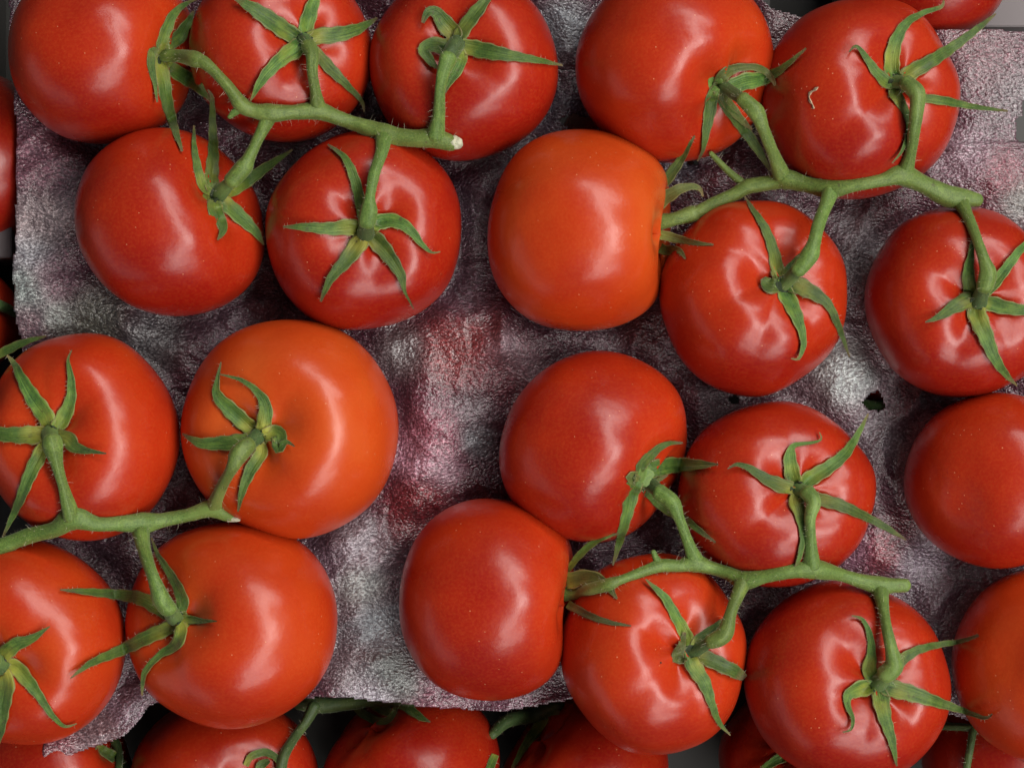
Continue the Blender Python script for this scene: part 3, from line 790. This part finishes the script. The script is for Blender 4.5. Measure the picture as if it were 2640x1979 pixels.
st = cv('K', [(1375, 1250, 70), (1355, 1210, 46), (1338, 1165, 34)]); zz = zm(*st[0][:2])
tube('broken_stub', mo, base, [s + (zz,) for i, s in enumerate(st)], M_STK, 37, hairs=hs)
finish_vine(V3)
# ---- vine 4
V4 = make_vine('green vine at the lower left, thick stalk entering from the left edge',
   [('I', [(-260, 1480, 130), (-100, 1440, 122), (0, 1410, 115), (200, 1330, 105), (400, 1275, 110), (530, 1205, 160), (700, 1245, 95), (880, 1240, 105), (1020, 1235, 138), (1150, 1220, 95), (1350, 1180, 88), (1510, 1135, 118), (1600, 1175, 92), (1650, 1200, 60)])], [])
root, base, hs, mp, zm = V4
mo = tube('main_stalk', root, base, mp, M_STK, 41, hairs=hs)
side(V4, 11, 'I', [(505, 1190, 120), (455, 1000, 76), (412, 850, 78), (378, 700, 134), (368, 650, 118), (365, 605, 132)], 2, 42)
side(V4, 12, 'I', [(1530, 1120, 112), (1580, 980, 80), (1650, 850, 86), (1700, 745, 132), (1770, 680, 108), (1835, 620, 112)], 2, 43)
side(V4, 17, 'M', [(1000, -50, 125), (1022, 80, 92), (1075, 250, 84), (1120, 370, 96), (1145, 440, 124), (1200, 520, 116), (1245, 582, 122)], 2, 44)
side(V4, 18, 'M', [(-190, 120, 110), (-180, 400, 80), (-150, 700, 80), (-100, 850, 120), (-50, 890, 120), (0, 925, 140)], 2, 45)
z0 = mp[-1][3]; a = cv('I', [(1640, 1205), (1705, 1212)])
tube('cut_end', mo, base, [(a[0][0]-4, a[0][1], 14, z0+2), (a[0][0]+10, a[0][1]+2, 11, z0+5), (a[1][0], a[1][1], 8, z0+6)], M_CUT, 46, ridge=.15)
finish_vine(V4)

# ---- stalks of the lower layer
ALLT = LOWHITS
def low_vine(label, tubes, seps, seed, trees=ALLT):
    f = None; allp = []
    for tl, pts in tubes: allp.append(cv(tl, pts))
    u, v = allp[0][0][:2]; base = P(u, v, -200)
    root = empty('lower_vine', base); tag(root, label, 'vine', 'vines of the lower layer')
    hs = ([], [])
    for i, pts in enumerate(allp):
        if len(pts[0]) > 3: path = [tuple(p) for p in pts]
        else:
            fine = catmull(pts, 14); z = drape(fine, trees, lambda i, n, w: w*.5+3, z0=-170, z1=-170)
            path = [(a[0], a[1], a[2], b) for a, b in zip(fine, z)]
        tube('stalk', root, base, path, M_PED, seed+i, hairs=hs)
    for i, (tl, pts) in enumerate(seps):
        sepal(root, cv(tl, pts), trees, seed*3+i, M_SEP, lift=4, base=base, hairs=hs)
    o = mesh_obj('stalk_hairs', [p-base for p in hs[0]], hs[1], M_HAIR, None, False); o.parent = root; o['kind'] = 'stuff'
low_vine('dark green stalk and curled sepal poking out from under the paper at the bottom',
   [('N', [(470, 1195, 90), (620, 1205, 110), (820, 1200, 85), (1000, 1180, 75), (1300, 1190, 60)]),
    ('N', [(580, 1215, 90), (520, 1330, 70), (440, 1440, 66), (360, 1580, 74), (330, 1760, 80)])],
   [('N', [(820, 1130, 50), (870, 1210, 62), (960, 1290, 62), (1080, 1325, 50), (1150, 1260, 40), (1160, 1200, 20)]),
    ('N', [(1150, 1170, 90), (1250, 1230, 70), (1330, 1290, 50), (1410, 1330, 8)]),
    ('N', [(1000, 1190, 80), (1080, 1240, 90), (1130, 1280, 20)]),
    ('M', [(1750, 1640, 40), (1790, 1575, 50), (1880, 1545, 56), (1960, 1575, 50), (2010, 1650, 40)]),
    ('M', [(1850, 1690, 60), (1860, 1640, 70), (1920, 1600, 30)])], 51)
low_vine('dark green calyx and drooping sepal beside the paper hem at the bottom middle',
   [('N', [(1850, 1420, 60), (1960, 1320, 90), (2150, 1280, 100), (2330, 1210, 70)])],
   [('N', [(2230, 1290, 60), (2160, 1390, 80), (2080, 1500, 55), (1990, 1660, 20)]),
    ('O', [(60, 1290, 60), (160, 1255, 90), (290, 1245, 80), (395, 1265, 30)]),
    ('N', [(1870, 1560, 50), (1840, 1640, 60), (1800, 1720, 30)])], 61)
low_vine('thin dark stalks crossing the shaded tomato in the bottom right corner',
   [('Q', [(1560, 1355, 50), (1750, 1365, 52), (1960, 1392, 46), (2090, 1480, 60), (2260, 1600, 60)]),
    ('Q', [(1850, 1380, 50), (1830, 1500, 52), (1800, 1680, 50)])],
   [('Q', [(560, 1560, 60), (450, 1600, 70), (340, 1670, 40)])], 71)
low_vine('green stalk end at the left edge lying on the lower tomato beside the paper',
   [('E', [(-200, 860, 80), (0, 935, 76), (110, 985, 60), (180, 1020, 50)]),
    ('E', [(-60, 580, 18), (30, 520, 16), (110, 465, 12)])],
   [], 81)
low_vine('dark sepals showing below the curled paper strip at the bottom left',
   [('M', [(820, 1480, 70), (850, 1560, 50), (840, 1700, 50)])],
   [('M', [(690, 1500, 50), (780, 1560, 80), (860, 1610, 60), (920, 1670, 20)])], 91)
# a stalk that comes in over the left edge, above the paper
base = P(0, 900, 0); root = empty('stalk_tip', base)
tag(root, 'slim green sepal entering from the left edge above the rim of the left tomato', 'stalk')
sepal(root, cv('E', [(-120, 1310, 60), (0, 1275, 62), (100, 1225, 60), (200, 1185, 40), (330, 1150, 10)]), TOPHITS, 5, M_SEP, lift=4, base=base, name='sepal')
# something green under the round hole
low_vine('bit of green stalk seen through the round hole in the paper',
   [('L', [(1020, 400, 90), (1150, 410, 95), (1290, 415, 90)])], [], 95)

# ------------------------------------------------------------------ paper liner
EDGE = [(20, -120), (22, 0), (38, 217), (43, 470), (36, 600), (33, 690), (36, 780), (53, 880), (62, 1000), (70, 1300), (85, 1600), (104, 1870), (107, 1915), (110, 1964),
        (150, 1957), (185, 1947), (230, 1930), (262, 1920), (300, 1905), (325, 1892), (350, 1868), (368, 1845), (386, 1817), (480, 1790), (640, 1795), (785, 1801),
        (840, 1796), (900, 1797), (960, 1806), (1010, 1812), (1060, 1820), (1110, 1824), (1170, 1830), (1235, 1834), (1300, 1833), (1372, 1824), (1441, 1811),
        (1560, 1800), (1700, 1700), (1850, 1660), (2000, 1800), (2200, 1850), (2437, 1838), (2510, 1864), (2700, 1880), (2860, 1880),
        (2860, 82), (2640, 80), (2542, 76), (2419, 76), (2300, 70), (2160, 58), (2071, 47), (2042, 36), (1988, 22), (1930, -40), (1880, -120)]
HOLES = [(2255, 1035, 28, 23), (2664, 318, 48, 62), (1897, 1029, 13, 8), (1498, 318, 52, 22), (1520, 350, 30, 14), (1785, 415, 14, 8)]
BULGE = [(1040, 770, 150, 62), (925, 985, 90, 42), (900, 1120, 110, 20), (1090, 745, 50, 32), (80, 640, 90, 20), (1850, 800, 110, 34), (560, 640, 90, -15), (2130, 250, 160, 30),
         (850, 1420, 120, 30), (2030, 420, 100, 15), (1950, 1180, 70, 25), (1560, 380, 80, 20), (1230, 100, 90, 20), (60, 350, 120, 10), (760, 1290, 70, 26), (1010, 620, 50, -18)]
TINT = [  # D-pixels x, y, radius, colour; the pale ones paint in silver highlights
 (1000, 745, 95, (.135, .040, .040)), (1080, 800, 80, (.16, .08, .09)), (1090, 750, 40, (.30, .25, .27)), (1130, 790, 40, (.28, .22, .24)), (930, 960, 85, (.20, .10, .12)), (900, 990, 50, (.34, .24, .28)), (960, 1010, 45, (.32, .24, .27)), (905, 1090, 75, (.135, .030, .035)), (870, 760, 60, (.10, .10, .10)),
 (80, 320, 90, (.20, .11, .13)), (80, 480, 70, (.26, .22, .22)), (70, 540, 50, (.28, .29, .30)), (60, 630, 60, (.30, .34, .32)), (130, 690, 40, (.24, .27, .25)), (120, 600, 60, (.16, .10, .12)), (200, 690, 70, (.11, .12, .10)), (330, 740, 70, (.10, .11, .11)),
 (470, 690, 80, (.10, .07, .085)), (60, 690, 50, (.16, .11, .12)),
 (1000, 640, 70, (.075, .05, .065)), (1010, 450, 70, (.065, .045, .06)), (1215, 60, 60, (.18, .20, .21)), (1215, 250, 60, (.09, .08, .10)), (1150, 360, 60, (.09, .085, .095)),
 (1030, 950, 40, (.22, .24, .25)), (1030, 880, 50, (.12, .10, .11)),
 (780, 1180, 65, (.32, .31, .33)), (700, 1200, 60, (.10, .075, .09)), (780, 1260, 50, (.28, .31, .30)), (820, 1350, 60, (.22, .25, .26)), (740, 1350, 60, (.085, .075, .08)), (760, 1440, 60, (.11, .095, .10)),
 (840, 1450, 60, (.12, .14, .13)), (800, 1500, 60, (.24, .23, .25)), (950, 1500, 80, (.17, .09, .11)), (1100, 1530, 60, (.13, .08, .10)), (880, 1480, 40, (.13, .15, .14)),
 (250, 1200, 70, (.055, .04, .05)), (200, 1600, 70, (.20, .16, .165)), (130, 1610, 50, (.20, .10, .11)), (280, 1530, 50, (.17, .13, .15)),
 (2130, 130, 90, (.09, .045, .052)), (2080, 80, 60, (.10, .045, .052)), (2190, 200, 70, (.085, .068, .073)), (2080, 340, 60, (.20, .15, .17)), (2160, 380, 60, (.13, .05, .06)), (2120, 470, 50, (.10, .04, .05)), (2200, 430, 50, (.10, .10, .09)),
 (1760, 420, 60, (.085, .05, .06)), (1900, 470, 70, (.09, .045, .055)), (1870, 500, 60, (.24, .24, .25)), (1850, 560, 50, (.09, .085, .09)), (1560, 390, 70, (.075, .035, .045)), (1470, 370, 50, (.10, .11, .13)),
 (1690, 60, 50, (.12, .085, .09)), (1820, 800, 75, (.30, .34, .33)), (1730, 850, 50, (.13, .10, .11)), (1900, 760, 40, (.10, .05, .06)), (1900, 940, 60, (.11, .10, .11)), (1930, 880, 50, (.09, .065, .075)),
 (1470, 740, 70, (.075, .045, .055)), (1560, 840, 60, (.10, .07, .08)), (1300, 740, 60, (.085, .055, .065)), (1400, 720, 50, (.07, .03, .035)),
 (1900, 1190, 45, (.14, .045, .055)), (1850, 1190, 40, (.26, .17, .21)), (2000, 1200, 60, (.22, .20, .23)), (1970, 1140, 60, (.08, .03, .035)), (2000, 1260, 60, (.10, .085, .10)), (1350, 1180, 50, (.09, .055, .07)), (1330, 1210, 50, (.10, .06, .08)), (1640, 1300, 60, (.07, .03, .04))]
def seg_near(p, poly):
    best = (1e18, None)
    for i in range(len(poly)):
        a, b = poly[i], poly[(i+1) % len(poly)]
        dx, dy = b[0]-a[0], b[1]-a[1]; L2 = dx*dx+dy*dy or 1
        t = max(0, min(1, ((p[0]-a[0])*dx+(p[1]-a[1])*dy)/L2))
        q = (a[0]+dx*t, a[1]+dy*t); d = (q[0]-p[0])**2+(q[1]-p[1])**2
        if d < best[0]: best = (d, q)
    return best
def inside(p, poly):
    c = False; x, y = p
    for i in range(len(poly)):
        (x1, y1), (x2, y2) = poly[i], poly[i-1]
        if (y1 > y) != (y2 > y) and x < (x2-x1)*(y-y1)/(y2-y1)+x1: c = not c
    return c
def paper():
    import numpy as np
    ZP = -128.0; G = 5.5
    nu, nv = int((2760+20)/G), int((2060+60)/G)
    us = np.arange(nu)*G - 10; vs = np.arange(nv)*G - 60
    U, Vv = np.meshgrid(us, vs)            # rows = v
    z = np.full(U.shape, ZP)
    for (x, y, r, h) in BULGE: z += h*np.exp(-(((U-x*DK)**2+(Vv-y*DK)**2)/(r*DK)**2))
    N = np.zeros(U.shape)
    for a in range(nv):
        for b in range(nu):
            u, v = us[b], vs[a]
            q = Vector((u/170, v/170, 3.3))
            n = noise.noise(q)*38 + noise.noise(Vector((u/80, v/62, 8.1)))*15
            rd = 1-abs(noise.noise(Vector((u/150+9, v/110, 1.7))))*2
            n += max(0, rd-.74)*22
            rd = 1-abs(noise.noise(Vector((u/60+5, v/75, 6.7))))*2
            n += max(0, rd-.7)*13
            n += noise.noise(Vector((u/24, v/18, 2.2)))*1.6
            N[a, b] = n*(.35 if u > 2440 and v < 400 else 1)
    z = z+N
    # two sharp creases seen in the photo
    z += 26*np.exp(-((U-1296)/16)**2)*np.exp(-((Vv-860)/60)**2)
    z += np.where(U > 2440, 13*np.exp(-((Vv-382+.03*(U-2440))/7)**2), 0)
    # press the sheet below the fruit
    k = (H-ZP)/H
    X = (U-1320)*k; Y = -(Vv-989.5)*k
    for key in TOM:
        t = T[key]; cx, cy, R = t['c'].x, t['c'].y, t['R']
        rho = np.sqrt((X-cx)**2+(Y-cy)**2)/(R*1.0)
        under = -.80*R*np.sqrt(np.clip(1-rho**2, 0, 1)) - 8
        under = np.where(rho < .97, under, 1e3)
        z = np.where(under < z, under, z)
        # the sheet also sinks a little toward each fruit
        z -= 26*np.exp(-((rho-.97)/.14)**2)
    # rest on the lower tomatoes where those are higher
    for key in LOW:
        if key in (40, 41): continue
        t = T[key]; cx, cy, cz, R = t['c'].x, t['c'].y, t['c'].z, t['R']
        rho = np.sqrt((X-cx)**2+(Y-cy)**2)/R
        over = np.where(rho < .95, cz + .90*R*np.sqrt(np.clip(1-rho**2, 0, 1)) + 6, -1e3)
        z = np.where((over > z) & (z > -190), over, z)
    kk = (H-z)/H
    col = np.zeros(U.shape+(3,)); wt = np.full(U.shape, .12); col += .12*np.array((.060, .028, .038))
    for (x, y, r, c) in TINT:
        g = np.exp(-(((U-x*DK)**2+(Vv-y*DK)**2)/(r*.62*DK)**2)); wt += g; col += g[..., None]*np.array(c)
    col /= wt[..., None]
    import numpy as _n
    cell = []
    keep = {}
    verts = []; faces = []; cols = []
    def hole(u, v):
        for (x, y, a, b) in HOLES:
            ang = math.atan2(v-y, u-x); j = 1+.16*math.sin(3*ang+x)+.10*math.sin(7*ang+y)
            if ((u-x)/(a*j))**2+((v-y)/(b*j))**2 < 1: return True
        return False
    ed = [[seg is True for seg in ()]]
    ins = np.zeros(U.shape, bool)
    for a in range(nv):
        for b in range(nu):
            u, v = us[b], vs[a]
            jx = 2.2*noise.noise(Vector((u/7, v/7, 4)))
            ins[a, b] = inside((u+jx, v+jx), EDGE) and not hole(u, v)
    idx = -np.ones(U.shape, int)
    def vid(a, b):
        if idx[a, b] < 0:
            idx[a, b] = len(verts)
            u, v = us[b], vs[a]
            if not ins[a, b] :
                d, q = seg_near((u, v), EDGE)
                if d < (3*G)**2:
                    n_ = noise.noise(Vector((u/5, v/5, 9)))*2.0; u, v = q[0]+n_, q[1]+n_
            else:
                d, q = 0, None
            zz = z[a, b]
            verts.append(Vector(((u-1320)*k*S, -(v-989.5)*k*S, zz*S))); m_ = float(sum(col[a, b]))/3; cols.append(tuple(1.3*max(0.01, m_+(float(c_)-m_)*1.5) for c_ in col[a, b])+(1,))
        return int(idx[a, b])
    for a in range(nv-1):
        for b in range(nu-1):
            c = int(ins[a, b])+int(ins[a+1, b])+int(ins[a, b+1])+int(ins[a+1, b+1])
            if c >= 3: faces.append((vid(a, b), vid(a+1, b), vid(a+1, b+1), vid(a, b+1)))
    o = mesh_obj('paper_liner', verts, faces, M_PAPER, None, True)
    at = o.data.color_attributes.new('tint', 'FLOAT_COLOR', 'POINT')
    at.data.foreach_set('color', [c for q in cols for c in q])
    m = o.modifiers.new('thickness', 'SOLIDIFY'); m.thickness = .00018; m.offset = -1
    tag(o, 'crinkled dark grey and maroon paper liner spread under the upper tomatoes', 'paper liner')
paper()

# ------------------------------------------------------------------ crate
def crate():
    zf = -560; base = P(1320, 989, zf)
    root = empty('crate', base); tag(root, 'grey plastic crate holding both layers of tomatoes', 'crate')
    def box(name, x0, x1, y0, y1, z0, z1, mat=None):
        bm = bmesh.new(); bmesh.ops.create_cube(bm, size=1)
        for v in bm.verts: v.co = Vector((lerp(x0, x1, v.co.x+.5)*S, lerp(y0, y1, v.co.y+.5)*S, lerp(z0, z1, v.co.z+.5)*S)) - base
        bmesh.ops.bevel(bm, geom=bm.edges[:], offset=3*S, segments=2, affect='EDGES')
        me = bpy.data.meshes.new(name); bm.to_mesh(me); bm.free(); me.materials.append(mat or M_CRATE)
        o = bpy.data.objects.new(name, me); C.objects.link(o); o.parent = root
    # floor panels, with a slot added to give a black patch
    box('floor', -2100, 740, -1700, 1700, zf-20, zf); box('floor', 920, 2118, -1700, 1700, zf-20, zf)
    box('floor', 740, 920, -1700, 700, zf-20, zf); box('floor', 740, 920, 1250, 1700, zf-20, zf)
    for x in (-1500, -900, -300, 300, 1300, 1700): box('rib', x, x+26, -1690, 1690, zf, zf+18)
    box('corner_post', 1290, 1900, 990, 1700, zf, -380, M_POST); box('corner_post', -2000, -1450, 860, 1700, zf, -380)
    box('rib', -1800, -1350, 340, 470, zf, -230, M_POST)  # pale block in the lit plastic, raised out of the shade
    box('wall', -2150, -2102, -1750, 1750, zf-20, -60); box('wall', 2120, 2168, -1750, 1750, zf-20, -60)
    box('wall', -2100, 2118, 1702, 1750, zf-20, -60); box('wall', -2100, 2118, -1750, -1702, zf-20, -60)
crate()
me = bpy.data.meshes.new('bench'); me.from_pydata([(-1, -1, -.095), (1, -1, -.095), (1, 1, -.095), (-1, 1, -.095)], [], [(0, 1, 2, 3)])
me.materials.append(mat_plain('dark_bench', (.03, .028, .026), .7, 30, .3)); ob = bpy.data.objects.new('ground', me); C.objects.link(ob); ob['kind'] = 'structure'

# ------------------------------------------------------------------ small marks
def scrap():
    u0, v0 = cv('D', [(740, 630)])[0]; h = hit(u0, v0, TOPHITS); base = P(u0, v0, h[0])
    pts = cv('D', [(744, 622, 10), (730, 636, 40), (708, 650, 18), (688, 668, 38), (680, 692, 16), (690, 722, 34), (704, 745, 14), (712, 770, 30)])
    path = []
    for p in pts:
        h = hit(p[0], p[1], TOPHITS); path.append((p[0], p[1], p[2]*.55, h[0]+2))
    e = empty('petal_scrap', base); tag(e, 'tiny dried petal scrap stuck on the furrowed tomato', 'plant scrap')
    tube('dried_petal', e, base, path, M_DRY, 3, sides=8, ridge=.3, step=2.5)
scrap()
def dot():
    u, v = cv('O', [(1115, 908)])[0]; h = hit(u, v, TOPHITS); base = T[20]['root'].location
    V, F = [], []
    c = P(u, v, h[0]+.4)
    for i in range(3):
        for j in range(10):
            a = 6.283*j/10; r = (2.7, 2.0, .3)[i]*S; V.append(c + Vector((r*math.cos(a), r*math.sin(a), (0, .8, 1.2)[i]*S)))
    for i in range(2):
        for j in range(10): F.append((i*10+j, i*10+(j+1) % 10, (i+1)*10+(j+1) % 10, (i+1)*10+j))
    o = mesh_obj('black_dot', [p-base for p in V], F, M_DARK, None, True); o.parent = T[20]['root']
dot()
